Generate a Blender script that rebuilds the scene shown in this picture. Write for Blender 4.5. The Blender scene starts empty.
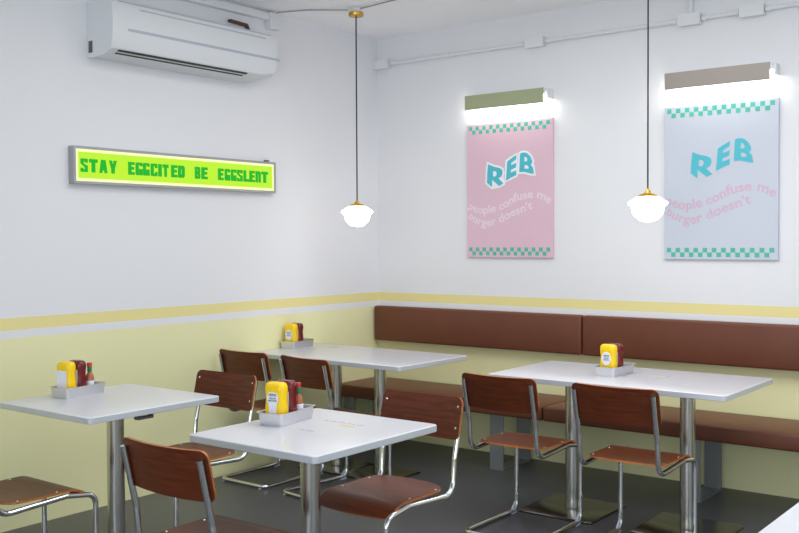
import bpy, bmesh, math, random
from mathutils import Vector, Matrix
random.seed(7)
S = bpy.context.scene
COL = S.collection
PI = math.pi

# ------------------------------------------------------------------ camera
cd = bpy.data.cameras.new('camera')
cam = bpy.data.objects.new('camera', cd)
COL.objects.link(cam)
fw = Vector((-0.61068417, 0.79143338, -0.02642059)).normalized()
rt = Vector((0.79177972, 0.61078686, -0.00492905)).normalized()
up = rt.cross(fw).normalized()
rt = fw.cross(up).normalized()
cam.matrix_world = Matrix(((rt.x, up.x, -fw.x, 4.56577), (rt.y, up.y, -fw.y, -5.66079),
                           (rt.z, up.z, -fw.z, 1.45732), (0, 0, 0, 1)))
cd.sensor_width = 36.0
cd.lens = 975.75 / 799 * 36
cd.clip_start = 0.05
S.camera = cam

# ------------------------------------------------------------------ world, window light, exposure
w = bpy.data.worlds.new('world')
S.world = w
w.use_nodes = True
bg = w.node_tree.nodes['Background']
bg.inputs['Color'].default_value = (0.86, 0.92, 1.0, 1)
bg.inputs['Strength'].default_value = 1.1


def area(name, loc, rot, sx, sy, power, col):
    l = bpy.data.lights.new(name, 'AREA')
    l.shape = 'RECTANGLE'
    l.size = sx
    l.size_y = sy
    l.energy = power
    l.color = col
    o = bpy.data.objects.new(name, l)
    o.location = loc
    o.rotation_euler = rot
    COL.objects.link(o)
    return o


area('daylight_front_window', (4.4, -7.95, 1.55), (PI / 2 + 0.4, 0, 0), 4.2, 2.1, 94, (0.90, 0.95, 1.0))
area('daylight_side_window', (7.45, -4.2, 1.6), (0, PI / 2, 0), 2.1, 4.4, 32, (0.66, 0.86, 1.0))
area('ceiling_light_field', (3.15, -2.15, 2.90), (0, 0, 0), 3.8, 2.0, 72, (0.985, 0.985, 0.985))
S.view_settings.view_transform = 'Standard'
S.view_settings.look = 'None'
S.view_settings.exposure = 0.0
S.view_settings.gamma = 1.0
S.view_settings.use_curve_mapping = False
S.cycles.use_denoising = True
S.cycles.max_bounces = 10
S.cycles.diffuse_bounces = 6
S.cycles.sample_clamp_indirect = 6.0


# ------------------------------------------------------------------ materials
def srgb(r, g, b):
    f = lambda c: c / 12.92 if c <= 0.04045 else ((c + 0.055) / 1.055) ** 2.4
    return (f(r / 255), f(g / 255), f(b / 255), 1)


def mat(name, col, rough=0.5, metal=0.0, var=0.04, scale=6.0, bump=0.0, bscale=80.0, spec=0.5, coat=0.0, rvar=0.0):
    m = bpy.data.materials.new(name)
    m.use_nodes = True
    n = m.node_tree.nodes
    l = m.node_tree.links
    b = n['Principled BSDF']
    b.inputs['Roughness'].default_value = rough
    b.inputs['Metallic'].default_value = metal
    b.inputs['Specular IOR Level'].default_value = spec
    b.inputs['Coat Weight'].default_value = coat
    b.inputs['Coat Roughness'].default_value = 0.12
    tc = n.new('ShaderNodeTexCoord')
    no = n.new('ShaderNodeTexNoise')
    no.inputs['Scale'].default_value = scale
    no.inputs['Detail'].default_value = 3
    l.new(tc.outputs['Object'], no.inputs['Vector'])
    mx = n.new('ShaderNodeMix')
    mx.data_type = 'RGBA'
    mx.inputs[6].default_value = tuple(c * (1 - var) for c in col[:3]) + (1,)
    mx.inputs[7].default_value = tuple(min(1, c * (1 + var)) for c in col[:3]) + (1,)
    l.new(no.outputs['Fac'], mx.inputs[0])
    l.new(mx.outputs[2], b.inputs['Base Color'])
    if rvar:
        mr = n.new('ShaderNodeMapRange')
        mr.inputs[3].default_value = rough - rvar
        mr.inputs[4].default_value = rough + rvar
        l.new(no.outputs['Fac'], mr.inputs[0])
        l.new(mr.outputs[0], b.inputs['Roughness'])
    if bump:
        n2 = n.new('ShaderNodeTexNoise')
        n2.inputs['Scale'].default_value = bscale
        l.new(tc.outputs['Object'], n2.inputs['Vector'])
        bp = n.new('ShaderNodeBump')
        bp.inputs['Strength'].default_value = bump
        bp.inputs['Distance'].default_value = 0.004
        l.new(n2.outputs['Fac'], bp.inputs['Height'])
        l.new(bp.outputs['Normal'], b.inputs['Normal'])
    return m


def emit(name, col, strength):
    m = bpy.data.materials.new(name)
    m.use_nodes = True
    n = m.node_tree.nodes
    b = n['Principled BSDF']
    b.inputs['Base Color'].default_value = (0.02, 0.02, 0.02, 1)
    b.inputs['Emission Color'].default_value = col
    b.inputs['Emission Strength'].default_value = strength
    b.inputs['Specular IOR Level'].default_value = 0.1
    b.inputs['Roughness'].default_value = 0.6
    return m


def wall_mat():
    m = mat('painted_wall', srgb(230, 230, 233), 0.75, bump=0.06, bscale=60, var=0.008, scale=1.2, spec=0.2)
    n = m.node_tree.nodes
    l = m.node_tree.links
    b = n['Principled BSDF']
    white = b.inputs['Base Color'].links[0].from_socket
    g = n.new('ShaderNodeNewGeometry')
    s = n.new('ShaderNodeSeparateXYZ')
    l.new(g.outputs['Position'], s.inputs[0])

    def gt(v):
        k = n.new('ShaderNodeMath')
        k.operation = 'GREATER_THAN'
        k.inputs[1].default_value = v
        l.new(s.outputs['Z'], k.inputs[0])
        return k.outputs[0]

    def mixc(fac, a, bb):
        x = n.new('ShaderNodeMix')
        x.data_type = 'RGBA'
        l.new(fac, x.inputs[0])
        for i, v in ((6, a), (7, bb)):
            if isinstance(v, tuple):
                x.inputs[i].default_value = v
            else:
                l.new(v, x.inputs[i])
        return x.outputs[2]
    yel = srgb(236, 233, 184)
    stripe = srgb(236, 223, 157)
    c = mixc(gt(0.973), yel, white)
    c = mixc(gt(1.014), c, stripe)
    c = mixc(gt(1.076), c, white)
    l.new(c, b.inputs['Base Color'])
    return m


def wood_mat(name, c1, c2, rough=0.35, coat=0.3):
    m = bpy.data.materials.new(name)
    m.use_nodes = True
    n = m.node_tree.nodes
    l = m.node_tree.links
    b = n['Principled BSDF']
    tc = n.new('ShaderNodeTexCoord')
    mp = n.new('ShaderNodeMapping')
    mp.inputs['Scale'].default_value = (2.2, 38, 38)
    l.new(tc.outputs['Object'], mp.inputs['Vector'])
    no = n.new('ShaderNodeTexNoise')
    no.inputs['Scale'].default_value = 2.0
    no.inputs['Detail'].default_value = 5
    no.inputs['Distortion'].default_value = 0.6
    l.new(mp.outputs[0], no.inputs['Vector'])
    cr = n.new('ShaderNodeValToRGB')
    cr.color_ramp.elements[0].position = 0.3
    cr.color_ramp.elements[0].color = c1
    cr.color_ramp.elements[1].position = 0.72
    cr.color_ramp.elements[1].color = c2
    l.new(no.outputs['Fac'], cr.inputs[0])
    l.new(cr.outputs[0], b.inputs['Base Color'])
    b.inputs['Roughness'].default_value = rough
    b.inputs['Coat Weight'].default_value = coat
    b.inputs['Specular IOR Level'].default_value = 0.28
    b.inputs['Coat Roughness'].default_value = 0.25
    return m


M = dict(
    cable=mat('grey_cable', srgb(150, 152, 155), 0.6, var=0.02),
    wall=wall_mat(),
    ceil=mat('ceiling_paint', srgb(250, 250, 252), 0.85, var=0.01, scale=1.0, spec=0.2),
    floor=mat('grey_vinyl_floor', srgb(83, 84, 87), 0.36, var=0.05, scale=2.2, bump=0.03, bscale=180, spec=0.4, rvar=0.06),
    top=mat('white_laminate', srgb(216, 216, 222), 0.28, var=0.01, spec=0.4),
    edge=mat('aluminium_edge', srgb(206, 211, 220), 0.35, metal=0.25, var=0.02),
    steel=mat('brushed_steel', srgb(196, 194, 190), 0.24, metal=1.0, var=0.04, scale=3),
    plate=mat('polished_plate_steel', srgb(150, 148, 142), 0.22, metal=1.0, var=0.04, scale=3),
    chrome=mat('chrome', srgb(222, 224, 226), 0.08, metal=1.0, var=0.0),
    veneer=wood_mat('brown_veneer', srgb(76, 32, 14), srgb(106, 50, 24), 0.42, 0.06),
    plyedge=wood_mat('plywood_edge', srgb(150, 82, 38), srgb(190, 112, 56), 0.4, 0.2),
    leather=mat('brown_leatherette', srgb(106, 60, 42), 0.42, var=0.12, scale=5, bump=0.25, bscale=260, spec=0.4, rvar=0.05),
    barleg=mat('grey_bar_steel', srgb(150, 155, 160), 0.4, metal=0.6, var=0.03),
    acwhite=mat('aircon_plastic', srgb(222, 224, 227), 0.4, var=0.01),
    acgrey=mat('aircon_groove', srgb(178, 184, 196), 0.4, var=0.01),
    black=mat('black_plastic', srgb(22, 22, 24), 0.4, var=0.05),
    dark=mat('dark_recess', srgb(90, 92, 96), 0.6, var=0.02),
    conduit=mat('painted_conduit', srgb(226, 227, 230), 0.5, var=0.01),
    brass=mat('brass', srgb(214, 166, 70), 0.28, metal=0.9, var=0.04, scale=20),
    cord=mat('grey_black_cord', srgb(20, 21, 23), 0.6, var=0.1, scale=200),
    opal=emit('opal_glass_lit', (1.0, 0.97, 0.92, 1), 8.0),
    tube=emit('fluorescent_diffuser', (1.0, 0.99, 0.96, 1), 24.0),
    olive=mat('steel_panel_olive_reflection', srgb(172, 178, 142), 0.38, metal=0.3, var=0.06, scale=4),  # steel face; its greenish room reflection is put into the base colour
    taupe=mat('steel_panel_taupe_reflection', srgb(150, 142, 135), 0.38, metal=0.5, var=0.06, scale=4),  # same steel face, with a brown-grey reflection painted into the base colour
    pink=mat('pink_print', srgb(222, 186, 201), 0.5, var=0.01),
    lilac=mat('pale_lilac_print', srgb(198, 203, 216), 0.5, var=0.01),
    teal=mat('teal_ink', srgb(78, 186, 202), 0.5, var=0.02),
    tgreen=mat('teal_green_ink', srgb(78, 182, 160), 0.5, var=0.02),
    white=mat('white_ink', srgb(238, 240, 244), 0.5, var=0.01),
    palepink=mat('pale_pink_ink', srgb(232, 212, 224), 0.5, var=0.01),
    pinkink=mat('dusty_pink_ink', srgb(208, 178, 200), 0.5, var=0.01),
    signframe=mat('sign_aluminium', srgb(170, 170, 172), 0.35, metal=0.6, var=0.03),
    signface=emit('lit_yellow_green_acrylic', (0.55, 0.95, 0.03, 1), 0.95),
    signrim=emit('led_edge_strip', (0.93, 1.0, 0.50, 1), 1.1),
    signtext=emit('lit_green_letters', (0.0, 0.46, 0.02, 1), 1.0),
    pan=mat('stainless_pan', srgb(226, 227, 231), 0.32, metal=1.0, var=0.04, scale=30),
    mustard=mat('mustard_plastic', srgb(246, 205, 10), 0.28, var=0.03, spec=0.5),
    ketchup=mat('ketchup_plastic', srgb(104, 18, 24), 0.25, var=0.06),
    label=mat('label_paper', srgb(226, 228, 236), 0.5, var=0.01),
    labelink=mat('label_ink', srgb(60, 66, 92), 0.5, var=0.02),
    green=mat('green_foil', srgb(10, 120, 80), 0.4, var=0.03),
    redcap=mat('red_cap', srgb(206, 44, 42), 0.35, var=0.03),
    sauce=mat('pepper_sauce', srgb(170, 96, 70), 0.2, var=0.05),
    stick=mat('printed_sticker', srgb(214, 214, 224), 0.3, var=0.01),
    ink=mat('grey_print', srgb(160, 162, 176), 0.5, var=0.02),
    ochre=mat('ochre_print', srgb(206, 192, 140), 0.5, var=0.02),
    copper=mat('rusty_copper', srgb(96, 70, 60), 0.6, metal=0.1, var=0.2, scale=60),
    pad=mat('grey_plastic_glide', srgb(176, 188, 206), 0.4, var=0.02),
    winframe=mat('window_frame_paint', srgb(70, 72, 74), 0.5, var=0.02),
)


# ------------------------------------------------------------------ mesh helpers
def obj(name, bm, m, parent=None, smooth=None):
    me = bpy.data.meshes.new(name)
    bmesh.ops.recalc_face_normals(bm, faces=bm.faces[:])
    if smooth is not None:
        for f in bm.faces:
            f.smooth = True
        for e in bm.edges:
            if len(e.link_faces) == 2 and e.calc_face_angle(0) > math.radians(smooth):
                e.smooth = False
    bm.to_mesh(me)
    bm.free()
    for k in (m if isinstance(m, (list, tuple)) else [m]):
        me.materials.append(k)
    o = bpy.data.objects.new(name, me)
    COL.objects.link(o)
    if parent:
        o.parent = parent
    return o


def tag(o, label=None, cat=None, group=None, kind=None):
    if label:
        o['label'] = label
    if cat:
        o['category'] = cat
    if group:
        o['group'] = group
    if kind:
        o['kind'] = kind
    return o


def thing(name, label, cat, loc=(0, 0, 0), rz=0, group=None):
    o = bpy.data.objects.new(name, None)
    o.empty_display_size = 0.1
    COL.objects.link(o)
    o.location = loc
    o.rotation_euler = (0, 0, rz)
    return tag(o, label, cat, group)


def dup(root, loc, rz, label, group=None):
    r = root.copy()
    COL.objects.link(r)
    r.location = loc
    r.rotation_euler = (0, 0, rz)
    r['label'] = label
    if group:
        r['group'] = group

    def kids(src, dst):
        for ch in list(src.children):
            c = ch.copy()
            COL.objects.link(c)
            c.parent = dst
            kids(ch, c)
    kids(root, r)
    return r


def box(bm, x0, x1, y0, y1, z0, z1, bev=0.0, seg=2, mi=0):
    vs = [bm.verts.new((x, y, z)) for x in (x0, x1) for y in (y0, y1) for z in (z0, z1)]
    q = [(0, 1, 3, 2), (4, 6, 7, 5), (0, 4, 5, 1), (2, 3, 7, 6), (0, 2, 6, 4), (1, 5, 7, 3)]
    fs = [bm.faces.new([vs[i] for i in t]) for t in q]
    for f in fs:
        f.material_index = mi
    if bev:
        es = list({e for f in fs for e in f.edges})
        bmesh.ops.bevel(bm, geom=es, offset=bev, segments=seg, profile=0.5, affect='EDGES')
    return bm


def bx(*a, **k):
    return box(bmesh.new(), *a, **k)


def fillet(pts, rads, n=6):
    pts = [Vector(p) for p in pts]
    out = [pts[0]]
    for i in range(1, len(pts) - 1):
        r = rads[i] if isinstance(rads, (list, tuple)) else rads
        a = (pts[i - 1] - pts[i])
        b = (pts[i + 1] - pts[i])
        la, lb = a.length, b.length
        a.normalize()
        b.normalize()
        ang = a.angle(b)
        if r <= 0 or ang > PI - 0.02:
            out.append(pts[i])
            continue
        t = min(r / math.tan(ang / 2), la * 0.49, lb * 0.49)
        rr = t * math.tan(ang / 2)
        cen = pts[i] + (a + b).normalized() * (rr / math.sin(ang / 2))
        p0 = pts[i] + a * t - cen
        p1 = pts[i] + b * t - cen
        om = p0.angle(p1)
        for k in range(n + 1):
            s = k / n
            out.append(cen + (p0 * math.sin((1 - s) * om) + p1 * math.sin(s * om)) / math.sin(om))
    out.append(pts[-1])
    return out


def tube(bm, path, r, n=10, closed=False, mi=0):
    path = [Vector(p) for p in path]
    N = len(path)
    rings = []
    nrm = None
    for i in range(N):
        if closed:
            t = (path[(i + 1) % N] - path[i - 1]).normalized()
        else:
            t = (path[min(i + 1, N - 1)] - path[max(i - 1, 0)]).normalized()
        if nrm is None:
            nrm = Vector((0, 0, 1)) if abs(t.z) < 0.9 else Vector((1, 0, 0))
        nrm = (nrm - t * nrm.dot(t)).normalized()
        bn = t.cross(nrm)
        rr = r[i] if isinstance(r, (list, tuple)) else r
        rings.append([bm.verts.new(path[i] + (nrm * math.cos(2 * PI * k / n) + bn * math.sin(2 * PI * k / n)) * rr) for k in range(n)])
    for i in range(N if closed else N - 1):
        A, B = rings[i], rings[(i + 1) % N]
        for k in range(n):
            bm.faces.new((A[k], A[(k + 1) % n], B[(k + 1) % n], B[k])).material_index = mi
    if not closed:
        bm.faces.new(rings[0])
        bm.faces.new(rings[-1])
    return bm


def tb(path, r, n=10, closed=False):
    return tube(bmesh.new(), path, r, n, closed)


def lathe(bm, prof, n=24, cx=0, cy=0, scal=0.0, lobes=8):
    rings = []
    for r, z in prof:
        if r < 1e-5:
            rings.append([bm.verts.new((cx, cy, z))])
        else:
            rings.append([bm.verts.new((cx + r * math.cos(2 * PI * k / n), cy + r * math.sin(2 * PI * k / n), z)) for k in range(n)])
    for a, b in zip(rings, rings[1:]):
        for k in range(n):
            if len(a) == 1 and len(b) == 1:
                continue
            if len(a) == 1:
                bm.faces.new((a[0], b[k], b[(k + 1) % n]))
            elif len(b) == 1:
                bm.faces.new((a[k], a[(k + 1) % n], b[0]))
            else:
                bm.faces.new((a[k], a[(k + 1) % n], b[(k + 1) % n], b[k]))
    if len(rings[0]) > 1:
        bm.faces.new(rings[0])
    if len(rings[-1]) > 1:
        bm.faces.new(rings[-1])
    return bm


def rrect(a, b, r, n=5):
    r = min(r, a, b)
    pts = []
    for cx, cy, s in ((a - r, b - r, 0), (-a + r, b - r, 1), (-a + r, -b + r, 2), (a - r, -b + r, 3)):
        for k in range(n + 1):
            t = PI / 2 * (s + k / n)
            pts.append((cx + r * math.cos(t), cy + r * math.sin(t)))
    return pts


def loft(bm, rings, cap0=True, cap1=True, mis=None):
    """rings: list of (a, b, r, z) rounded rectangles"""
    R = []
    for a, b, r, z in rings:
        R.append([bm.verts.new((x, y, z)) for x, y in rrect(a, b, r)])
    for i, (A, B) in enumerate(zip(R, R[1:])):
        n = len(A)
        for k in range(n):
            f = bm.faces.new((A[k], A[(k + 1) % n], B[(k + 1) % n], B[k]))
            if mis:
                f.material_index = mis[i]
    if cap0:
        bm.faces.new(R[0][::-1])
    if cap1:
        f = bm.faces.new(R[-1])
        if mis:
            f.material_index = mis[-1]
    return bm


def flat_poly(pts, holes, depth, place):
    """filled outline with holes; place maps (u, v, d) to a point; has real thickness"""
    cu = bpy.data.curves.new('outline', 'CURVE')
    cu.dimensions = '2D'
    cu.fill_mode = 'BOTH'
    cu.extrude = depth / 2
    for P in [pts] + holes:
        sp = cu.splines.new('POLY')
        sp.points.add(len(P) - 1)
        for q, (u, v) in zip(sp.points, P):
            q.co = (u, v, 0, 1)
        sp.use_cyclic_u = True
    return curve_bm(cu, place)


def curve_bm(cu, place, bm=None):
    o = bpy.data.objects.new('tmp', cu)
    COL.objects.link(o)
    bpy.context.view_layer.update()
    dg = bpy.context.evaluated_depsgraph_get()
    me = bpy.data.meshes.new_from_object(o.evaluated_get(dg))
    b2 = bmesh.new()
    b2.from_mesh(me)
    bpy.data.objects.remove(o)
    bpy.data.meshes.remove(me)
    bpy.data.curves.remove(cu)
    for v in b2.verts:
        v.co = place(v.co.x, v.co.y, v.co.z)
    if bm is not None:
        tmp = bpy.data.meshes.new('t')
        b2.to_mesh(tmp)
        b2.free()
        bm.from_mesh(tmp)
        bpy.data.meshes.remove(tmp)
        return bm
    return b2


def text_curve(s, size, bold=0.0, depth=0.001, align='LEFT'):
    cu = bpy.data.curves.new('writing', 'FONT')
    cu.body = s
    cu.size = size
    cu.offset = bold
    cu.extrude = depth / 2
    cu.align_x = align
    cu.resolution_u = 3
    return cu


# ------------------------------------------------------------------ room shell
H = 2.948
XR, YF = 7.5, -8.0
tag(obj('floor', bx(-0.12, XR + 0.12, YF - 0.12, 0.12, -0.1, 0), M['floor']), kind='structure')
tag(obj('ceiling', bx(-0.12, XR + 0.12, YF - 0.12, 0.12, H, H + 0.1), M['ceil']), kind='structure')
tag(obj('wall_left', bx(-0.12, 0, YF - 0.12, 0.12, 0, H), M['wall']), kind='structure')
tag(obj('wall_back', bx(0, XR, 0, 0.12, 0, H), M['wall']), kind='structure')
bm = bx(XR, XR + 0.12, YF, 0.12, 0, 0.45)
box(bm, XR, XR + 0.12, YF, 0.12, 2.75, H)
box(bm, XR, XR + 0.12, -1.8, 0.12, 0.45, 2.75)
box(bm, XR, XR + 0.12, YF, -6.6, 0.45, 2.75)
tag(obj('wall_right', bm, M['wall']), kind='structure')
bm = bx(0, XR, YF - 0.12, YF, 0, 0.4)
box(bm, 0, XR, YF - 0.12, YF, 2.7, H)
box(bm, 0, 0.7, YF - 0.12, YF, 0.4, 2.7)
box(bm, 6.5, XR, YF - 0.12, YF, 0.4, 2.7)
tag(obj('wall_front', bm, M['wall']), kind='structure')


def window(name, pts, axis):
    bm = bmesh.new()
    for a0, a1, z0, z1 in pts:
        if axis == 'y':
            box(bm, a0, a1, YF - 0.09, YF - 0.03, z0, z1)
        else:
            box(bm, XR + 0.03, XR + 0.09, a0, a1, z0, z1)
    tag(obj(name, bm, M['winframe']), kind='structure')


window('window_1', [(0.7, 6.5, 0.4, 0.46), (0.7, 6.5, 2.64, 2.7)] + [(x, x + 0.06, 0.46, 2.64) for x in (0.7, 2.13, 3.57, 5.0, 6.44)], 'y')
window('window_2', [(-6.6, -1.8, 0.45, 0.51), (-6.6, -1.8, 2.69, 2.75)] + [(y, y + 0.06, 0.51, 2.69) for y in (-6.6, -5.02, -3.44, -1.86)], 'x')


# ------------------------------------------------------------------ bench along the back wall
def bench(label, x0, x1, legs, group):
    t = thing('bench', label, 'bench', (x0, -0.27, 0), 0, group)
    L = x1 - x0
    obj('cushion', bx(0.002, L - 0.002, -0.235, 0.235, 0.366, 0.452, bev=0.012, seg=3), M['leather'], t, smooth=50)
    obj('under_board', bx(0.03, L - 0.03, -0.12, 0.2, 0.350, 0.3665), M['black'], t)
    for lx in legs:
        c = lx - x0
        bm = bmesh.new()
        th = 0.009
        y0, y1 = -0.14, 0.2
        box(bm, c - 0.05, c + 0.05, y0, y0 + th, 0, 0.350)
        box(bm, c - 0.05, c + 0.05, y1 - th, y1, 0, 0.350)
        box(bm, c - 0.05, c + 0.05, y0 + th, y1 - th, 0, th)
        box(bm, c - 0.05, c + 0.05, y0 + th, y1 - th, 0.341, 0.350)
        obj('leg', bm, M['barleg'], t)
    return t


bench('brown leatherette bench reaching the room corner, behind the corner table', 0.012, 1.664, (0.058, 1.285), 'brown wall benches')
bench('brown leatherette bench behind the long table under the pale lilac poster', 1.668, 3.75, (2.555, 3.6), 'brown wall benches')


def backrest(label, x0, x1):
    t = thing('wall_cushion', label, 'cushion', (x0, -0.001, 0.725), 0, 'padded wall cushions over the benches')
    obj('padding', bx(0.002, x1 - x0 - 0.002, -0.075, -0.012, 0, 0.254, bev=0.014, seg=3), M['leather'], t, smooth=50)
    obj('mounting_board', bx(0.03, x1 - x0 - 0.03, -0.0125, 0, 0.02, 0.234), M['black'], t)
    return t


backrest('long brown wall cushion under the pink poster, reaching the room corner', 0.012, 1.706)
backrest('long brown wall cushion under the pale lilac poster', 1.710, 3.75)


# ------------------------------------------------------------------ tables
def tabletop(bm, sx, sy, z1, th, r):
    loft(bm, [(sx / 2 - 0.002, sy / 2 - 0.002, r, z1 - th), (sx / 2, sy / 2, r, z1 - th + 0.002), (sx / 2, sy / 2, r, z1 - 0.0025),
              (sx / 2 - 0.0025, sy / 2 - 0.0025, r, z1)], mis=[1, 1, 0, 0])


def table(label, cx, cy, sx, sy, posts, rz=0, post_r=0.038, bracket=None, name='cafe_table', group=None, pl=(0.215, 0.215)):
    t = thing(name, label, 'table', (cx, cy, 0), rz, group)
    bm = bmesh.new()
    tabletop(bm, sx, sy, 0.75, 0.027, 0.02)
    obj('tabletop', bm, [M['top'], M['edge']], t, smooth=40)
    for (px, py) in posts:
        bm = lathe(bmesh.new(), [(post_r, 0.014), (post_r, 0.715)], 28, px, py)
        obj('post', bm, M['steel'], t, smooth=40)
        bm = loft(bmesh.new(), [(pl[0] - 0.001, pl[1] - 0.001, 0.012, 0.0), (pl[0], pl[1], 0.012, 0.009), (pl[0] - 0.004, pl[1] - 0.004, 0.012, 0.013)])
        for v in bm.verts:
            v.co.x += px
            v.co.y += py
        obj('base_plate', bm, M['plate'], t, smooth=40)
        bm = bx(px - 0.11, px + 0.11, py - 0.11, py + 0.11, 0.715, 0.723)
        obj('mounting_plate', bm, M['barleg'], t)
    if bracket:
        bm = bmesh.new()
        x0, y0, y1 = bracket
        box(bm, x0 - 0.03, x0, y0, y1, 0.699, 0.709)
        box(bm, x0 - 0.03, x0, y0, y0 + 0.01, 0.709, 0.723)
        box(bm, x0 - 0.03, x0, y1 - 0.01, y1, 0.709, 0.723)
        obj('bag_hook', bm, M['dark'], t)
    return t


T1 = table('small white one-post table at the left edge of the picture', 0.855, -2.985, 0.675, 0.70, [(0.01, 0.012)], bracket=(0.305, -0.085, -0.005), group='small single-post tables', pl=(0.215, 0.13))
T2 = table('small white one-post table nearest the viewer, its mustard label facing front', 2.082, -2.962, 0.636, 0.70, [(-0.012, -0.02)], group='small single-post tables', pl=(0.215, 0.14))
T3 = table('long white two-post table in the corner by the left wall', 0.622, -1.0, 1.235, 0.68, [(-0.215, 0.05), (0.155, 0.05)], rz=math.radians(-0.8), pl=(0.18, 0.18))
T4 = table('long white two-post table in front of the bench, under the lilac poster', 2.415, -0.945, 1.275, 0.70, [(-0.315, 0.0), (0.325, 0.0)])
T5 = table('white table showing only one corner at the bottom right of the picture', 4.125, -2.965, 0.61, 0.69, [(0, 0)], group='small single-post tables')


# ------------------------------------------------------------------ chairs
def spaced(W, r, n):
    us = [-W + r * (1 - math.cos(PI / 2 * k / 4)) for k in range(4)]
    mid = [-W + r + (2 * W - 2 * r) * k / n for k in range(n + 1)]
    return us + mid + [-u for u in us[::-1]]


def panel(fn, lim0, lim1, us, nv, th):
    """grid panel; fn(u, v) -> (point, normal); v runs lim0(u)..lim1(u). face veneer, rim edge ply"""
    bm = bmesh.new()
    T, B = [], []
    for u in us:
        a, b = lim0(u), lim1(u)
        rt_, rb_ = [], []
        for j in range(nv + 1):
            v = a + (b - a) * j / nv
            p, nn = fn(u, v)
            rt_.append(bm.verts.new(p + nn * th / 2))
            rb_.append(bm.verts.new(p - nn * th / 2))
        T.append(rt_)
        B.append(rb_)
    nu = len(us) - 1
    for i in range(nu):
        for j in range(nv):
            bm.faces.new((T[i][j], T[i + 1][j], T[i + 1][j + 1], T[i][j + 1]))
            bm.faces.new((B[i][j], B[i][j + 1], B[i + 1][j + 1], B[i + 1][j]))
    for i in range(nu):
        bm.faces.new((T[i][0], B[i][0], B[i + 1][0], T[i + 1][0])).material_index = 1
        bm.faces.new((T[i][nv], T[i + 1][nv], B[i + 1][nv], B[i][nv])).material_index = 1
    for j in range(nv):
        bm.faces.new((T[0][j], T[0][j + 1], B[0][j + 1], B[0][j])).material_index = 1
        bm.faces.new((T[nu][j], B[nu][j], B[nu][j + 1], T[nu][j + 1])).material_index = 1
    return bm


HX = 0.189     # tube centre from the chair's middle
TR = 0.0114    # tube radius


def tube_y(z):
    return -0.205 - 0.062 * (z - 0.5) / 0.27


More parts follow.
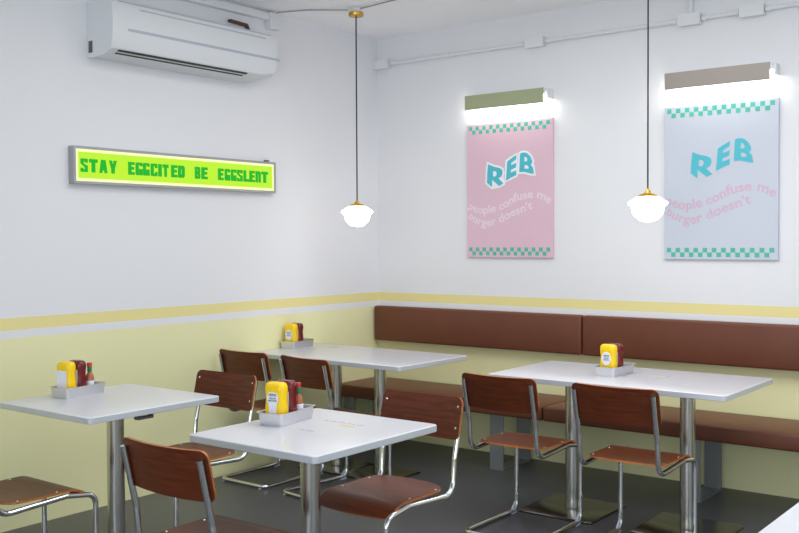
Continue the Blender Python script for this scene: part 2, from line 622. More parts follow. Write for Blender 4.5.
def make_chair(label):
    t = thing('cantilever_chair', label, 'chair')

    # seat: dished plywood with a rolled front
    def seat_z(x, y):
        z = 0.4485 - 0.008 * (1 - (x / 0.21) ** 2) * max(0, 1 - ((y + 0.02) / 0.17) ** 2)
        if y > 0.115:
            z -= 0.040 * min(1.3, ((y - 0.115) / 0.095)) ** 2
        if y < -0.12:
            z += 0.006 * ((-y - 0.12) / 0.08)
        return z

    def sfn(x, y):
        e = 1e-3
        dx = (seat_z(x + e, y) - seat_z(x - e, y)) / (2 * e)
        dy = (seat_z(x, y + e) - seat_z(x, y - e)) / (2 * e)
        return Vector((x, y, seat_z(x, y))), Vector((-dx, -dy, 1)).normalized()

    def corner(x, W, r):
        a = abs(x) - (W - r)
        return 0 if a <= 0 else r - math.sqrt(max(0, r * r - a * a))
    W = 0.188
    obj('seat', panel(sfn, lambda u: -0.150 - 0.030 * (1 - (u / W) ** 2) + corner(u, W, 0.05),
                      lambda u: 0.214 + 0.007 * (1 - (u / W) ** 2) - corner(u, W, 0.022), spaced(W, 0.05, 14), 16, 0.009),
        [M['veneer'], M['plyedge']], t, smooth=50)

    # backrest: curved plywood in front of the two upright tubes
    def bfn(x, z):
        y = tube_y(z) + TR + 0.0048 - 0.019 * (1 - (x / HX) ** 2)
        d = 0.038 * x / HX ** 2
        return Vector((x, y, z)), Vector((-d, 1, 0.2296)).normalized()
    WB = 0.209
    obj('backrest', panel(bfn, lambda u: 0.632 + corner(u, WB, 0.028) + 0.004 * (u / WB) ** 2, lambda u: 0.806 - corner(u, WB, 0.028) - 0.004 * (1 - (u / WB) ** 2),
                          spaced(WB, 0.028, 14), 8, 0.009), [M['veneer'], M['plyedge']], t, smooth=50)
    # steel frame, one bent tube
    side = []
    zt = 0.777
    for s in (-1, 1):
        side.append([(s * HX, tube_y(zt), zt), (s * HX, tube_y(0.56), 0.56), (s * HX, -0.204, 0.412), (s * HX, 0.10, 0.4300), (s * HX, 0.237, 0.410),
                     (s * HX, 0.237, 0.0155), (s * HX, -0.27, 0.0155)])
    path = side[0] + side[1][::-1]
    rad = [0, 0.03, 0.062, 0.06, 0.045, 0.05, 0.045, 0.045, 0.05, 0.045, 0.06, 0.062, 0.03, 0]
    obj('tube_frame', tb(fillet(path, rad, 6), TR, 12), M['chrome'], t, smooth=50)
    for s in (-1, 1):
        bm = bmesh.new()
        box(bm, s * HX - 0.0075, s * HX + 0.0075, 0.18, 0.225, 0.0, 0.012)
        vs = [bm.verts.new((s * HX + a, y, z)) for a in (-0.006, 0.006) for y, z in ((0.175, 0.012), (0.225, 0.012), (0.225, 0.06))]
        bm.faces.new(vs[:3])
        bm.faces.new(vs[3:])
        for a, b in ((0, 1), (1, 2), (2, 0)):
            bm.faces.new((vs[a], vs[b], vs[b + 3], vs[a + 3]))
        obj('glide', bm, M['pad'], t)
        bm = bx(s * (HX - 0.03) - 0.006, s * (HX - 0.03) + 0.006, -0.279, -0.262, 0, 0.008)
        obj('glide', bm, M['pad'], t)
    # screws
    for s in (-1, 1):
        for y in (-0.105, 0.068):
            z = seat_z(s * (HX - 0.016), y) + 0.0045
            obj('screw', lathe(bmesh.new(), [(0.0055, z - 0.001), (0.005, z + 0.0012), (0.002, z + 0.002)], 10, s * (HX - 0.016), y), M['chrome'], t, smooth=40)
        for z in (0.682, 0.768):
            bm = lathe(bmesh.new(), [(0.0055, -0.001), (0.005, 0.0012), (0.002, 0.002)], 10)
            p, nn = bfn(s * HX, z)
            Rm = Vector((0, 0, 1)).rotation_difference(nn).to_matrix().to_4x4()
            bmesh.ops.transform(bm, matrix=Matrix.Translation(p + nn * 0.0045) @ Rm, verts=bm.verts[:])
            obj('screw', bm, M['chrome'], t, smooth=40)
    return t


G = 'brown plywood cantilever chairs'
ch = make_chair('plywood chair, left one of two at the long table under the lilac poster')
ch['group'] = G
ch.location = (2.07, -1.400, 0)
D = math.radians
dup(ch, (2.668, -1.388, 0), D(0.5), 'plywood chair, right one of two at the long table under the lilac poster')
dup(ch, (0.825, -1.405, 0), D(-7), 'plywood chair, right one of two with their backs to the viewer at the corner table')
dup(ch, (0.275, -1.378, 0), D(-1), 'plywood chair with its back to the viewer, closest to the left wall')
dup(ch, (0.928, -2.608, 0), D(181), 'plywood chair facing the viewer on the far side of the leftmost table')
dup(ch, (2.112, -2.578, 0), D(180), 'plywood chair facing the viewer, seat under the far side of the nearest table')
dup(ch, (2.035, -3.385, 0), D(0.5), 'plywood chair in the bottom foreground with its back to the viewer')
dup(ch, (0.908, -3.48, 0), D(0), 'plywood chair cut off at bottom left, only seat and front legs showing')


# ------------------------------------------------------------------ trays and bottles
def tray(label, x, y, rz):
    t = thing('steel_tray', label, 'tray', (x, y, 0.7502), rz, 'steel condiment trays')
    bm = loft(bmesh.new(), [(0.052, 0.110, 0.010, 0), (0.057, 0.116, 0.012, 0.047), (0.064, 0.123, 0.014, 0.0485), (0.064, 0.123, 0.014, 0.050),
                            (0.0555, 0.1145, 0.012, 0.049), (0.0505, 0.1085, 0.010, 0.0015)])
    obj('pan', bm, M['pan'], t, smooth=50)
    return t


def squeeze_bottle(name, label, m, x, y, rz, lab, words=(), dz=0.0):
    """upside-down squeeze bottle standing on its cap, label facing local -y"""
    t = thing(name, label, 'bottle', (x, y, 0.7522 + dz), rz, None)
    t.scale = (1.17, 1.12, 1.17)
    obj('cap', loft(bmesh.new(), [(0.021, 0.017, 0.012, 0), (0.022, 0.018, 0.012, 0.018), (0.024, 0.019, 0.012, 0.02)]), m if m == M['mustard'] else M['white'], t, smooth=50)
    prof = [(0.022, 0.016, 0.012, 0.019), (0.033, 0.021, 0.014, 0.026), (0.0375, 0.0235, 0.015, 0.038), (0.0365, 0.0225, 0.015, 0.06), (0.0345, 0.0215, 0.015, 0.085),
            (0.0355, 0.0225, 0.016, 0.10), (0.0375, 0.024, 0.017, 0.112), (0.0372, 0.0238, 0.018, 0.125), (0.034, 0.021, 0.017, 0.134), (0.027, 0.015, 0.013, 0.138)]
    obj('bottle_body', loft(bmesh.new(), prof), m, t, smooth=60)
    y0 = -0.0228
    pl = lambda u, v, d: Vector((u, y0 - d - 0.0008, v))
    if lab == 'arch':
        P = [(-0.014, 0.038), (0.014, 0.038), (0.017, 0.072), (0.022, 0.078), (0.022, 0.094)] + \
            [(0.022 * math.cos(a), 0.094 + 0.015 * math.sin(a)) for a in (0.5, 1.0, 1.57, 2.14, 2.64)] + [(-0.022, 0.094), (-0.022, 0.078), (-0.017, 0.072)]
    elif lab == 'oval':
        P = [(0.023 * math.cos(k * PI / 10), 0.077 + 0.030 * math.sin(k * PI / 10)) for k in range(20)]
    elif lab == 'square':
        P = [(-0.026, 0.035), (0.026, 0.035), (0.026, 0.105), (-0.026, 0.105)]
    else:
        P = None
    if P:
        lb = obj('label', flat_poly(P, [], 0.0012, pl), M['label'], t)
        for s, sz, zz in words:
            cu = text_curve(s, sz, 0.0002, 0.0004, 'CENTER')
            o = obj('lettering', curve_bm(cu, lambda u, v, d, zz=zz: Vector((u, y0 - 0.0017 - d, v + zz))), M['labelink'], lb)
    return t


def pepper_bottle(label, x, y, rz):
    t = thing('pepper_sauce_bottle', label, 'bottle', (x, y, 0.7522), rz, 'small pepper sauce bottles')
    t.scale = (1.12, 1.12, 1.12)
    obj('glass_body', lathe(bmesh.new(), [(0.0165, 0), (0.0175, 0.004), (0.0175, 0.068), (0.014, 0.08), (0.008, 0.09), (0.0065, 0.115), (0.0065, 0.12)], 20), M['sauce'], t, smooth=50)
    obj('label', lathe(bmesh.new(), [(0.0180, 0.012), (0.0182, 0.013), (0.0182, 0.055), (0.0180, 0.056)], 20), M['label'], t, smooth=50)
    obj('neck_band', lathe(bmesh.new(), [(0.0085, 0.092), (0.0095, 0.094), (0.0095, 0.112), (0.0085, 0.114)], 16), M['green'], t, smooth=50)
    obj('cap', lathe(bmesh.new(), [(0.0085, 0.114), (0.0105, 0.115), (0.0105, 0.128), (0.0095, 0.130)], 16), M['redcap'], t, smooth=50)
    return t


def condiments(where, cx, cy, rz, lab, words, pepper, mrot=0.0, white_back=True):
    c, s = math.cos(rz), math.sin(rz)
    loc = lambda u, v: (cx + u * c - v * s, cy + u * s + v * c)
    tx, ty = loc(-0.006, 0.004)
    tray('stainless steel pan holding sauce bottles on ' + where, tx, ty, rz)
    x, y = loc(-0.003, -0.068)
    b = squeeze_bottle('mustard_bottle', 'yellow squeeze bottle of mustard in the pan on ' + where, M['mustard'], x, y, rz + mrot, lab, words)
    b['group'] = 'mustard bottles'
    x, y = loc(0.001, -0.010)
    b = squeeze_bottle('ketchup_bottle', 'dark red ketchup bottle behind the mustard on ' + where, M['ketchup'], x, y, rz, 'square' if white_back else 'arch', ())
    b['group'] = 'ketchup bottles'
    if pepper:
        x, y = loc(0.018, 0.050)
        pepper_bottle('small red-capped pepper sauce bottle with green neck on ' + where, x, y, rz)


A = [('HEINZ', 0.011, 0.095), ('YELLOW', 0.007, 0.085), ('MUSTARD', 0.0075, 0.077)]
O = [('HEINZ', 0.010, 0.086), ('YELLOW', 0.006, 0.077), ('MUSTARD', 0.0065, 0.069)]


def near(cx, cy, rz):     # near right corner of the pan -> centre
    c, s = math.cos(rz), math.sin(rz)
    return cx - 0.051 * c - 0.106 * s, cy - 0.051 * s + 0.106 * c


for where, nx, ny, rz, lab, wd, pep in (
        ('the leftmost table', 0.709, -3.108, D(8), 'square', [], True),
        ('the table nearest the viewer', 1.954, -3.008, D(10), 'arch', A, True),
        ('the corner table by the left wall', 0.130, -1.040, D(8), 'oval', O, False),
        ('the long table under the lilac poster', 2.388, -1.036, D(-3), 'oval', O, False)):
    cx, cy = near(nx, ny, rz)
    condiments(where, cx, cy, rz, lab, wd, pep)


# printed menu stickers lying on the tops
def sticker(label, x, y, rz, rows, patch, frame=None):
    t = thing('table_sticker', label, 'sticker', (x, y, 0.7501), rz, 'printed table stickers')
    bm = bmesh.new()
    for (u0, u1, v, n, h) in rows:
        for k in range(n):
            if (k * 7) % 5 == 4:
                continue
            uu = u0 + (u1 - u0) * k / n
            box(bm, uu, uu + (u1 - u0) / n * 0.55, v, v + h, 0.0, 0.0006)
    if frame:
        a, b, w_ = frame
        box(bm, -a, a, -b, -b + w_, 0, 0.0006)
        box(bm, -a, a, b - w_, b, 0, 0.0006)
        box(bm, -a, -a + w_, -b + w_, b - w_, 0, 0.0006)
        box(bm, a - w_, a, -b + w_, b - w_, 0, 0.0006)
    obj('print', bm, M['ink'], t)
    u, v, a, b = patch
    bm = bmesh.new()
    vs = [bm.verts.new((u + a * math.cos(k * PI / 12), v + b * math.sin(k * PI / 12), z)) for z in (0, 0.0006) for k in range(24)]
    bm.faces.new(vs[:24][::-1])
    bm.faces.new(vs[24:])
    for k in range(24):
        bm.faces.new((vs[k], vs[(k + 1) % 24], vs[24 + (k + 1) % 24], vs[24 + k]))
    obj('coloured_mark', bm, M['ochre'], t)
    return t


# ------------------------------------------------------------------ posters
RB = [[(-0.1608, 0.1786), (-0.118, 0.16), (-0.0725, 0.1497), (-0.0502, 0.1366), (-0.0453, 0.1115), (-0.0542, 0.0913), (-0.0783, 0.0789), (-0.0402, 0.0428), (-0.0739, 0.0277), (-0.1238, 0.068), (-0.128, 0.0712), (-0.1309, 0.0219), (-0.1703, 0.0535), (-0.168, 0.112)],
      [(-0.1209, 0.1304), (-0.0996, 0.1275), (-0.0923, 0.117), (-0.0947, 0.0993), (-0.1086, 0.0911), (-0.1226, 0.0966)]]
EB = [[(0.061, 0.2296), (0.0599, 0.1994), (0.0229, 0.1783), (0.0212, 0.162), (0.06, 0.176), (0.0584, 0.1469), (0.0202, 0.1315), (0.0179, 0.1129), (0.0602, 0.1264), (0.0603, 0.0943), (0.0204, 0.0799), (-0.02, 0.0601), (-0.0142, 0.1217), (-0.0097, 0.189), (0.0199, 0.2077)]]
BB = [[(0.089, 0.2336), (0.1017, 0.2409), (0.1249, 0.2416), (0.148, 0.2331), (0.171, 0.2097), (0.1837, 0.1801), (0.1798, 0.1659), (0.1713, 0.1589), (0.1873, 0.1396), (0.1955, 0.0977), (0.1715, 0.1001), (0.1255, 0.113), (0.0837, 0.1129), (0.0869, 0.1744)],
      [(0.1239, 0.2116), (0.1366, 0.2119), (0.147, 0.195), (0.1425, 0.1826), (0.1228, 0.1827)],
      [(0.1241, 0.1559), (0.1397, 0.1585), (0.1553, 0.1472), (0.1542, 0.1322), (0.1254, 0.135)]]
L1 = [(-0.3285, -0.113), (-0.3211, -0.1223), (-0.2928, -0.1321), (-0.2554, -0.151), (-0.2091, -0.1584), (-0.1632, -0.1559), (-0.1178, -0.1473), (-0.0818, -0.1376), (-0.0461, -0.1298), (0.0069, -0.105), (0.0506, -0.0829), (0.0766, -0.0725), (0.1283, -0.0639), (0.1794, -0.0588), (0.2132, -0.0617), (0.2430, -0.068), (0.2800, -0.086), (0.3120, -0.104)]
L2 = [(-0.3285, -0.176), (-0.3257, -0.181), (-0.3021, -0.1995), (-0.2646, -0.22), (-0.2181, -0.2386), (-0.1721, -0.2447), (-0.1266, -0.2383), (-0.0905, -0.2282), (-0.0547, -0.2174), (-0.0104, -0.198), (0.0335, -0.178), (0.077, -0.1651), (0.1287, -0.1474), (0.185, -0.130)]


def offset_poly(P, d):
    n = len(P)
    area_ = sum(P[i][0] * P[(i + 1) % n][1] - P[(i + 1) % n][0] * P[i][1] for i in range(n))
    sg = 1 if area_ > 0 else -1
    out = []
    for i in range(n):
        a, b, c = Vector(P[i - 1]), Vector(P[i]), Vector(P[(i + 1) % n])
        n1 = Vector(((b - a).y, -(b - a).x)).normalized() * sg
        n2 = Vector(((c - b).y, -(c - b).x)).normalized() * sg
        m_ = (n1 + n2)
        m_ = m_ / max(0.9, m_.length_squared / 2 + 0.2) if m_.length > 1e-4 else n1
        out.append(tuple(b + m_ * d))
    return out


def along(path, s):
    seg = [(Vector(a), Vector(b)) for a, b in zip(path, path[1:])]
    L = [(b - a).length for a, b in seg]
    s *= sum(L)
    for (a, b), l in zip(seg, L):
        if s <= l or (a, b) == seg[-1]:
            d = (b - a) / l
            return a + d * s, d
        s -= l
    return seg[-1][1], d


def smooth_path(p):
    for _ in range(2):
        q = [p[0]]
        for a, b in zip(p, p[1:]):
            q += [(a[0] * .75 + b[0] * .25, a[1] * .75 + b[1] * .25), (a[0] * .25 + b[0] * .75, a[1] * .25 + b[1] * .75)]
        p = q + [p[-1]]
    return p


def text_width(s, size, bold):
    o = bpy.data.objects.new('tmp', text_curve(s, size, bold, 0.0006))
    COL.objects.link(o)
    bpy.context.view_layer.update()
    wid = o.dimensions.x
    bpy.data.objects.remove(o)
    return wid


def slogan(s, path, size, bold, yy, mt, parent):
    path = smooth_path(path)
    wid = text_width(s, size, bold)
    words = s.split(' ')
    for i, wd in enumerate(words):
        pre = text_width(' '.join(words[:i + 1]), size, bold) - text_width(wd, size, bold)

        def place(u, v, d):
            p, t = along(path, min(1, max(0, (u + pre) / wid)))
            q = p + Vector((-t.y, t.x)) * v * 0.75 + Vector((0, 1)) * v * 0.25
            return Vector((q.x, yy - d, q.y))
        obj('slogan_word', curve_bm(text_curve(wd, size, bold, 0.0006), place), mt, parent)


def poster(label, cx, cz, body, sl_mat, outline, name='wall_poster'):
    t = thing(name, label, 'poster', (cx, 0, cz), 0, 'framed burger posters')
    Wp, Hp, Dp = 0.334, 0.456, 0.022
    bm = bx(-Wp, Wp, -Dp, -0.001, -Hp, Hp, bev=0.0015, seg=1)
    obj('panel', bm, body, t)
    c = 0.02745
    for zt, nm in ((Hp - 0.014, 1), (-Hp + 0.014 + 2 * c, 0)):
        bm = bmesh.new()
        for k in range(23):
            u = -Wp + 0.0165 + c * k
            z1 = zt if k % 2 == 0 else zt - c
            box(bm, u, u + c, -Dp - 0.0006, -Dp, z1 - c, z1)
        obj('checker_border', bm, M['tgreen'], t)
    if outline:
        RO = [p for i, p in enumerate(RB[0]) if i not in (6, 9, 10)]
        EO = [EB[0][i] for i in (0, 9, 10, 11, 12, 13, 14)]
        BO = [p for i, p in enumerate(BB[0]) if i not in (7,)]
        for L, dd in ((RO, 0), (EO, 0.00015), (BO, 0.0003)):
            P = offset_poly(L, 0.015)
            obj('logo_outline', flat_poly(P, [], 0.0006, lambda u, v, d: Vector((u, -Dp - 0.0004 - dd - d, v))), M['white'], t)
    for L in (RB, EB, BB):
        obj('logo_letter', flat_poly(L[0], L[1:], 0.0008, lambda u, v, d: Vector((u, -Dp - 0.0014 - d, v))), M['teal'], t)
    slogan('people confuse me', L1, 0.078, 0.0018, -Dp - 0.0005, sl_mat, t)
    slogan("burger doesn't", L2, 0.078, 0.0018, -Dp - 0.0005, sl_mat, t)
    return t


poster('pink wall poster with teal wavy letters and checkered borders, nearer the room corner', 1.142, 1.796, M['pink'], M['palepink'], True)
poster('pale lilac wall poster with teal wavy letters and pink slogan, at the right', 2.567, 1.794, M['lilac'], M['pinkink'], False)


# ------------------------------------------------------------------ picture lights above the posters
def picture_light(label, x0, x1, pm):
    t = thing('wall_light', label, 'light', (x0, 0, 2.345), 0, 'strip lights over the posters')
    L = x1 - x0
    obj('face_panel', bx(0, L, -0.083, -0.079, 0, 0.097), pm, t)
    obj('housing', bx(0.012, L + 0.012, -0.0785, -0.001, 0.055, 0.088), M['acwhite'], t)
    obj('diffuser', bx(0.014, L + 0.016, -0.070, -0.028, 0.032, 0.0545, bev=0.006), M['tube'], t, smooth=50)
    obj('end_cap', bx(L + 0.0165, L + 0.030, -0.07, -0.001, 0.03, 0.09), M['acwhite'], t)
    return t


picture_light('steel-faced strip light with painted olive reflection, glowing above the pink poster', 0.832, 1.441, M['olive'])
picture_light('steel-faced strip light with painted taupe reflection, glowing above the pale lilac poster', 2.258, 2.870, M['taupe'])

# ------------------------------------------------------------------ conduit on the back wall
zc = 2.752
jb = [(0.0, 0.135, 'grey conduit junction box in the corner under the ceiling', -0.028),
      (1.285, 1.415, 'white conduit junction box above the pink poster light', 0),
      (2.325, 2.455, 'white conduit junction box with a pipe going up to the ceiling', 0),
      (2.69, 2.82, 'white conduit junction box, rightmost along the back wall pipe', 0)]
for i, (x0, x1, lab, dx) in enumerate(jb):
    t = thing('junction_box', lab, 'junction box', ((x0 + x1) / 2, -0.001, zc), 0, 'conduit junction boxes')
    h = (x1 - x0) / 2 - (0.004 if i == 0 else 0)
    obj('box_body', bx(-h, h, -0.045, 0, -0.032, 0.032, bev=0.003), M['conduit'], t)
    obj('cover', bx(-h - 0.003, h + 0.003, -0.051, -0.0455, -0.036, 0.036, bev=0.002), M['conduit'], t)
edges_ = [(0.138, 1.281), (1.419, 2.321), (2.459, 2.686), (2.824, 3.9)]
labs = ['white conduit pipe from the corner box to the box above the pink poster', 'long white conduit pipe between the two poster lights',
        'short white conduit pipe between the two right-hand boxes', 'white conduit pipe leaving the picture at the right']
for (x0, x1), lab in zip(edges_, labs):
    t = thing('conduit_pipe', lab, 'pipe', (x0, -0.02, zc), 0, 'white conduit pipes on the back wall')
    L = x1 - x0
    obj('pipe', tb([(0, 0, 0), (L, 0, 0)], 0.0125, 12), M['conduit'], t, smooth=50)
    for u in ([0.02, L - 0.02] if L < 0.4 else [0.02, L * 0.45, L - 0.02]):
        bm = tb([(u - 0.009, 0, 0), (u + 0.009, 0, 0)], 0.0165, 12)
        box(bm, u - 0.009, u + 0.009, 0.0, 0.0195, -0.012, 0.012)
        obj('clamp', bm, M['conduit'], t)
tag(obj('conduit_pipe', tb([(2.392, -0.02, zc + 0.037), (2.392, -0.02, H - 0.001)], 0.0125, 12), M['conduit'], smooth=50),
    'short upright white conduit pipe rising to the ceiling above the right poster', 'pipe', 'white conduit pipes on the back wall')


# ------------------------------------------------------------------ pendants
def pendant(label, x, y):
    t = thing('pendant_lamp', label, 'lamp', (x, y, H), 0, 'opal glass pendant lamps')
    obj('ceiling_box', lathe(bmesh.new(), [(0.036, -0.03), (0.038, -0.028), (0.038, -0.0005)], 24), M['conduit'], t, smooth=50)
    obj('canopy', lathe(bmesh.new(), [(0.046, -0.055), (0.048, -0.052), (0.048, -0.031)], 32), M['brass'], t, smooth=50)
    zb = -1.258
    obj('cord', tb([(0, 0, -0.055), (0, 0, zb + 0.031)], 0.0044, 8), M['cord'], t, smooth=50)
    obj('shade_holder', lathe(bmesh.new(), [(0.047, zb - 0.012), (0.048, zb - 0.003), (0.043, zb + 0.002), (0.030, zb + 0.005), (0.017, zb + 0.009), (0.014, zb + 0.019), (0.008, zb + 0.024), (0.006, zb + 0.032)], 28), M['brass'], t, smooth=50)
    pr = [(0.038, -0.008), (0.060, -0.012), (0.080, -0.021), (0.094, -0.030), (0.105, -0.034), (0.109, -0.040), (0.104, -0.048), (0.094, -0.054), (0.088, -0.062), (0.086, -0.074), (0.083, -0.086),
          (0.076, -0.097), (0.067, -0.104), (0.060, -0.109), (0.048, -0.118), (0.028, -0.125), (0.0, -0.127)]
    obj('glass_shade', lathe(bmesh.new(), [(r * (0.94 if r > 0.05 else 1), zb - 0.008 + (z + 0.008) * 1.12) for r, z in pr], 40), M['opal'], t, smooth=80)
    return t


pendant('opal glass pendant lamp hanging nearer the room corner, on the left', 0.512, -0.85)
pendant('opal glass pendant lamp hanging in front of the pale lilac poster', 2.486, -0.85)
# thin cable along the ceiling
tag(obj('ceiling_cable', tb(fillet([(0.022, -1.105, H - 0.03), (0.06, -1.10, H - 0.008), (0.25, -1.02, H - 0.006), (0.468, -0.872, H - 0.012)], 0.05), 0.004, 8), M['cable'], smooth=50),
    'thin grey cable along the ceiling from the pipe elbow to the left pendant', 'cable')
tag(obj('ceiling_cable', tb([(0.549, -0.85, H - 0.010), (0.9, -0.88, H - 0.005), (1.6, -1.1, H - 0.005)], 0.004, 8), M['cable'], smooth=50),
    'thin grey cable on the ceiling leading right from the left pendant', 'cable')

# ------------------------------------------------------------------ lit sign on the left wall
t = thing('light_box_sign', 'glowing yellow-green sign with green lettering on the left wall', 'sign', (0, -1.868, 1.870))
hw, hh, dp = 0.751, 0.1, 0.048
fwid = 0.014
bm = bx(0.001, dp, -hw, hw, hh - fwid, hh)
box(bm, 0.001, dp, -hw, hw, -hh, -hh + fwid)
box(bm, 0.001, dp, -hw, -hw + fwid, -hh + fwid, hh - fwid)
box(bm, 0.001, dp, hw - fwid, hw, -hh + fwid, hh - fwid)
box(bm, 0.001, 0.01, -hw + fwid, hw - fwid, -hh + fwid, hh - fwid)
obj('frame', bm, M['signframe'], t)
a, b, r = hw - fwid - 0.001, hh - fwid - 0.001, 0.015
obj('acrylic_panel', bx(0.030, 0.044, -a + r, a - r, -b + r, b - r), M['signface'], t)
bm = bx(0.030, 0.0435, -a, a, b - r, b)
box(bm, 0.030, 0.0435, -a, a, -b, -b + r)
box(bm, 0.030, 0.0435, -a, -a + r, -b + r, b - r)
box(bm, 0.030, 0.0435, a - r, a, -b + r, b - r)
obj('edge_lighting', bm, M['signrim'], t)
# heavy letters with tiny notches; each glyph a list of rectangles and polygons in a unit box
N_ = 0.16
GL = {
    'S': [[(0, .62), (0, 1), (1, 1), (1, .70), (.62, .70), (.62, .78), (.42, .78), (.42, .62), (1, .48), (1, 0), (0, 0), (0, .30), (.38, .30), (.38, .2), (.58, .2), (.58, .36)]],
    'T': [[(0, .74), (0, 1), (1, 1), (1, .74), (.72, .74), (.72, 0), (.28, 0), (.28, .74)]],
    'A': [[(0, 0), (.22, 1), (.78, 1), (1, 0), (.64, 0), (.60, .2), (.40, .2), (.36, 0)]],
    'Y': [[(0, 1), (.40, 1), (.5, .62), (.60, 1), (1, 1), (.74, .4), (.70, 0), (.30, 0), (.26, .4)]],
    'E': [[(0, 0), (0, 1), (1, 1), (1, .78), (.5, .78), (.5, .62), (.92, .62), (.92, .40), (.5, .40), (.5, .22), (1, .22), (1, 0)]],
    'G': [[(0, .08), (0, .92), (.1, 1), (.9, 1), (1, .92), (1, .72), (.62, .72), (.62, .8), (.44, .8), (.44, .2), (.5, .2), (.5, .5), (1, .5), (1, 0), (.1, 0)]],
    'C': [[(0, .08), (0, .92), (.1, 1), (.9, 1), (1, .92), (1, .66), (.62, .66), (.62, .8), (.44, .8), (.44, .2), (.62, .2), (.62, .34), (1, .34), (1, .08), (.9, 0), (.1, 0)]],
    'I': [[(0, 0), (0, 1), (1, 1), (1, 0)]],
    'D': [[(0, 0), (0, 1), (.8, 1), (1, .86), (1, .14), (.8, 0)], [(.44, .3), (.56, .3), (.56, .7), (.44, .7)]],
    'B': [[(0, 0), (0, 1), (.82, 1), (.98, .88), (.98, .6), (.88, .5), (1, .4), (1, .12), (.84, 0)], [(.44, .2), (.56, .2), (.56, .4), (.44, .4)], [(.44, .62), (.56, .62), (.56, .8), (.44, .8)]],
    'L': [[(0, 0), (0, 1), (.46, 1), (.46, .24), (1, .24), (1, 0)]],
    'N': [[(0, 0), (0, 1), (.84, 1), (1, .86), (1, 0), (.58, 0), (.58, .74), (.44, .74), (.44, 0)]],
}
spans = [(-2.589, -2.551), (-2.536, -2.489), (-2.472, -2.427), (-2.41, -2.365), (-2.284, -2.247), (-2.234, -2.192), (-2.183, -2.144), (-2.13, -2.088), (-2.076, -2.058), (-2.045, -2.009),
         (-1.984, -1.944), (-1.933, -1.889), (-1.806, -1.77), (-1.756, -1.713), (-1.624, -1.585), (-1.57, -1.531), (-1.519, -1.479), (-1.468, -1.427), (-1.413, -1.372), (-1.363, -1.321), (-1.309, -1.27), (-1.258, -1.206)]
for chh, (y0, y1) in zip('STAYEGGCITEDBEEGGSLENT', spans):
    g = GL[chh]
    pl = lambda u, v, d, y0=y0, y1=y1: Vector((0.0460 + d, y0 - 0.003 + 1.884 + u * (y1 - y0 + 0.006), -0.037 + v * 0.071))
    obj('letter', flat_poly(g[0], g[1:], 0.003, pl), M['signtext'], t)
obj('hanging_bracket', bx(0.01, 0.03, 0.68, 0.71, hh, hh + 0.012), M['dark'], t)

# ------------------------------------------------------------------ air conditioner
t = thing('air_conditioner', 'white wall air conditioner at the top left, high on the left wall', 'air conditioner', (0, -1.862, 2.455))
prof = [(0.001, 0.0), (0.12, 0.002), (0.155, 0.006), (0.205, 0.030), (0.214, 0.05), (0.220, 0.10), (0.222, 0.145), (0.221, 0.20), (0.216, 0.265), (0.205, 0.285), (0.185, 0.295), (0.001, 0.295)]
bm = bmesh.new()
rings = []
L0, L1_ = -0.63, 0.638
ys = [L0 + 0.012, 0.40, 0.47, 0.53, 0.58, 0.615, 0.632, L1_]
for y in ys:
    s = max(0, (y - 0.40) / (L1_ - 0.40))
    lift = 0.085 * (1 - math.sqrt(max(0, 1 - s ** 2.4)))
    inset = 0.03 * max(0, (y - 0.58) / 0.058) ** 2
    rings.append([bm.verts.new((max(0.001, x - (inset if x > 0.1 else 0)), y, z + lift * (1 - z / 0.295))) for x, z in prof])
n = len(prof)
for A_, B_ in zip(rings, rings[1:]):
    for k in range(n):
        bm.faces.new((A_[k], A_[(k + 1) % n], B_[(k + 1) % n], B_[k]))
bm.faces.new(rings[0])
bm.faces.new(rings[-1])
obj('casing', bm, M['acwhite'], t, smooth=35)
bm = bmesh.new()
pp = [(x + (0.003 if x > 0.1 else 0), z - (0.003 if z < 0.04 else 0)) for x, z in prof]
A_ = [bm.verts.new((x, L0, z)) for x, z in pp]
B_ = [bm.verts.new((x, L0 + 0.011, z)) for x, z in pp]
bm.faces.new(A_)
bm.faces.new(B_)
for k in range(n):
    bm.faces.new((A_[k], A_[(k + 1) % n], B_[(k + 1) % n], B_[k]))
obj('end_panel', bm, M['acwhite'], t)
obj('knockout', bx(0.012, 0.045, L0 - 0.002, L0 + 0.004, 0.022, 0.085), M['dark'], t)


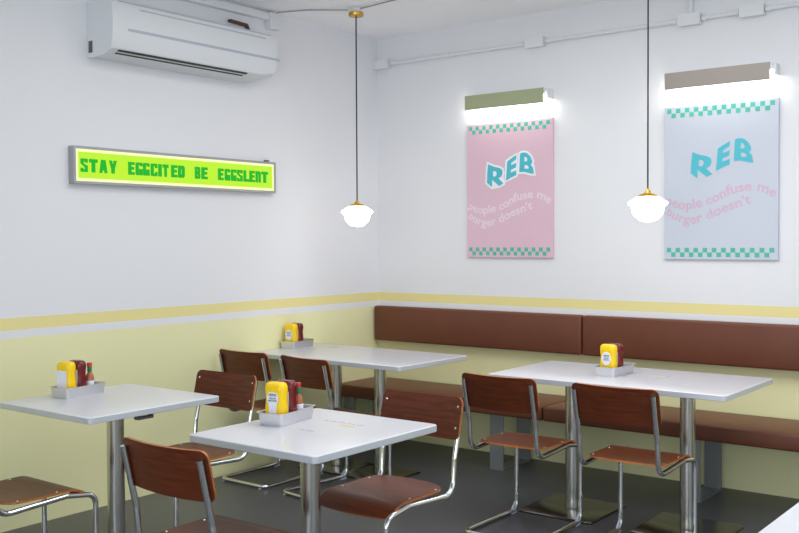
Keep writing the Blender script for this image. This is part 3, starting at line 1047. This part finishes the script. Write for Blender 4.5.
def slot(name, p0, p1, y0, y1, m, lift=0.002):
    """strip lying on the casing between two profile points"""
    a, b = Vector((p0[0], 0, p0[1])), Vector((p1[0], 0, p1[1]))
    d = (b - a).normalized()
    nn = Vector((d.z, 0, -d.x))
    bm = bmesh.new()
    vs = []
    for y in (y0, y1):
        for q in (a - nn * 0.004, b - nn * 0.004, b + nn * lift, a + nn * lift):
            vs.append(bm.verts.new((q.x, y, q.z)))
    for f in ((0, 1, 2, 3), (7, 6, 5, 4), (0, 4, 5, 1), (1, 5, 6, 2), (2, 6, 7, 3), (3, 7, 4, 0)):
        bm.faces.new([vs[i] for i in f])
    return obj(name, bm, m, t)


slot('air_outlet', (0.184, 0.020), (0.199, 0.0272), -0.575, 0.36, M['black'])
slot('air_outlet', (0.163, 0.0098), (0.172, 0.0142), -0.575, 0.345, M['black'])
slot('panel_groove', (0.2205, 0.128), (0.2212, 0.143), -0.53, 0.61, M['acgrey'], 0.0012)
slot('panel_groove', (0.2165, 0.250), (0.216, 0.258), -0.45, 0.50, M['acgrey'], 0.0012)
slot('panel_groove', (0.2085, 0.278), (0.2055, 0.284), -0.58, 0.55, M['acgrey'], 0.0012)
for q in (0.06, 0.10):
    obj('pipe', tb([(q * 0.4 + 0.01, 0.36, 0.365), (q * 0.4 + 0.01, 0.50, 0.36), (q * 0.4 + 0.01, 0.53, 0.30)], 0.010, 8), M['copper'], t, smooth=50)
t2 = thing('pipe_trunking', 'white pipe trunking along the top of the left wall above the air conditioner', 'trunking', (0, -1.2, 2.905))
obj('trunk', bx(0.001, 0.045, -1.6, 0.04, -0.022, 0.022, bev=0.004), M['conduit'], t2)
obj('elbow', bx(0.001, 0.06, 0.0405, 0.13, -0.075, 0.03, bev=0.008), M['conduit'], t2)

# stickers
sticker('small printed sticker with dotted rows on the table nearest the viewer', 2.10, -2.87, D(0), [(-0.11, 0.09, 0.06, 22, 0.008), (-0.06, 0.02, -0.135, 8, 0.010)], (0.035, 0.025, 0.04, 0.012))
sticker('framed print with an ochre mark on the long table beside its sauce pan', 2.50, -0.90, D(0), [(-0.06, 0.03, -0.03, 10, 0.005)], (0.065, 0.055, 0.035, 0.010), frame=(0.10, 0.08, 0.005))
sticker('faint printed sticker beside the sauce pan on the corner table', 0.27, -0.86, D(0), [(-0.10, -0.02, -0.10, 6, 0.010)], (0.0, 0.05, 0.045, 0.02))
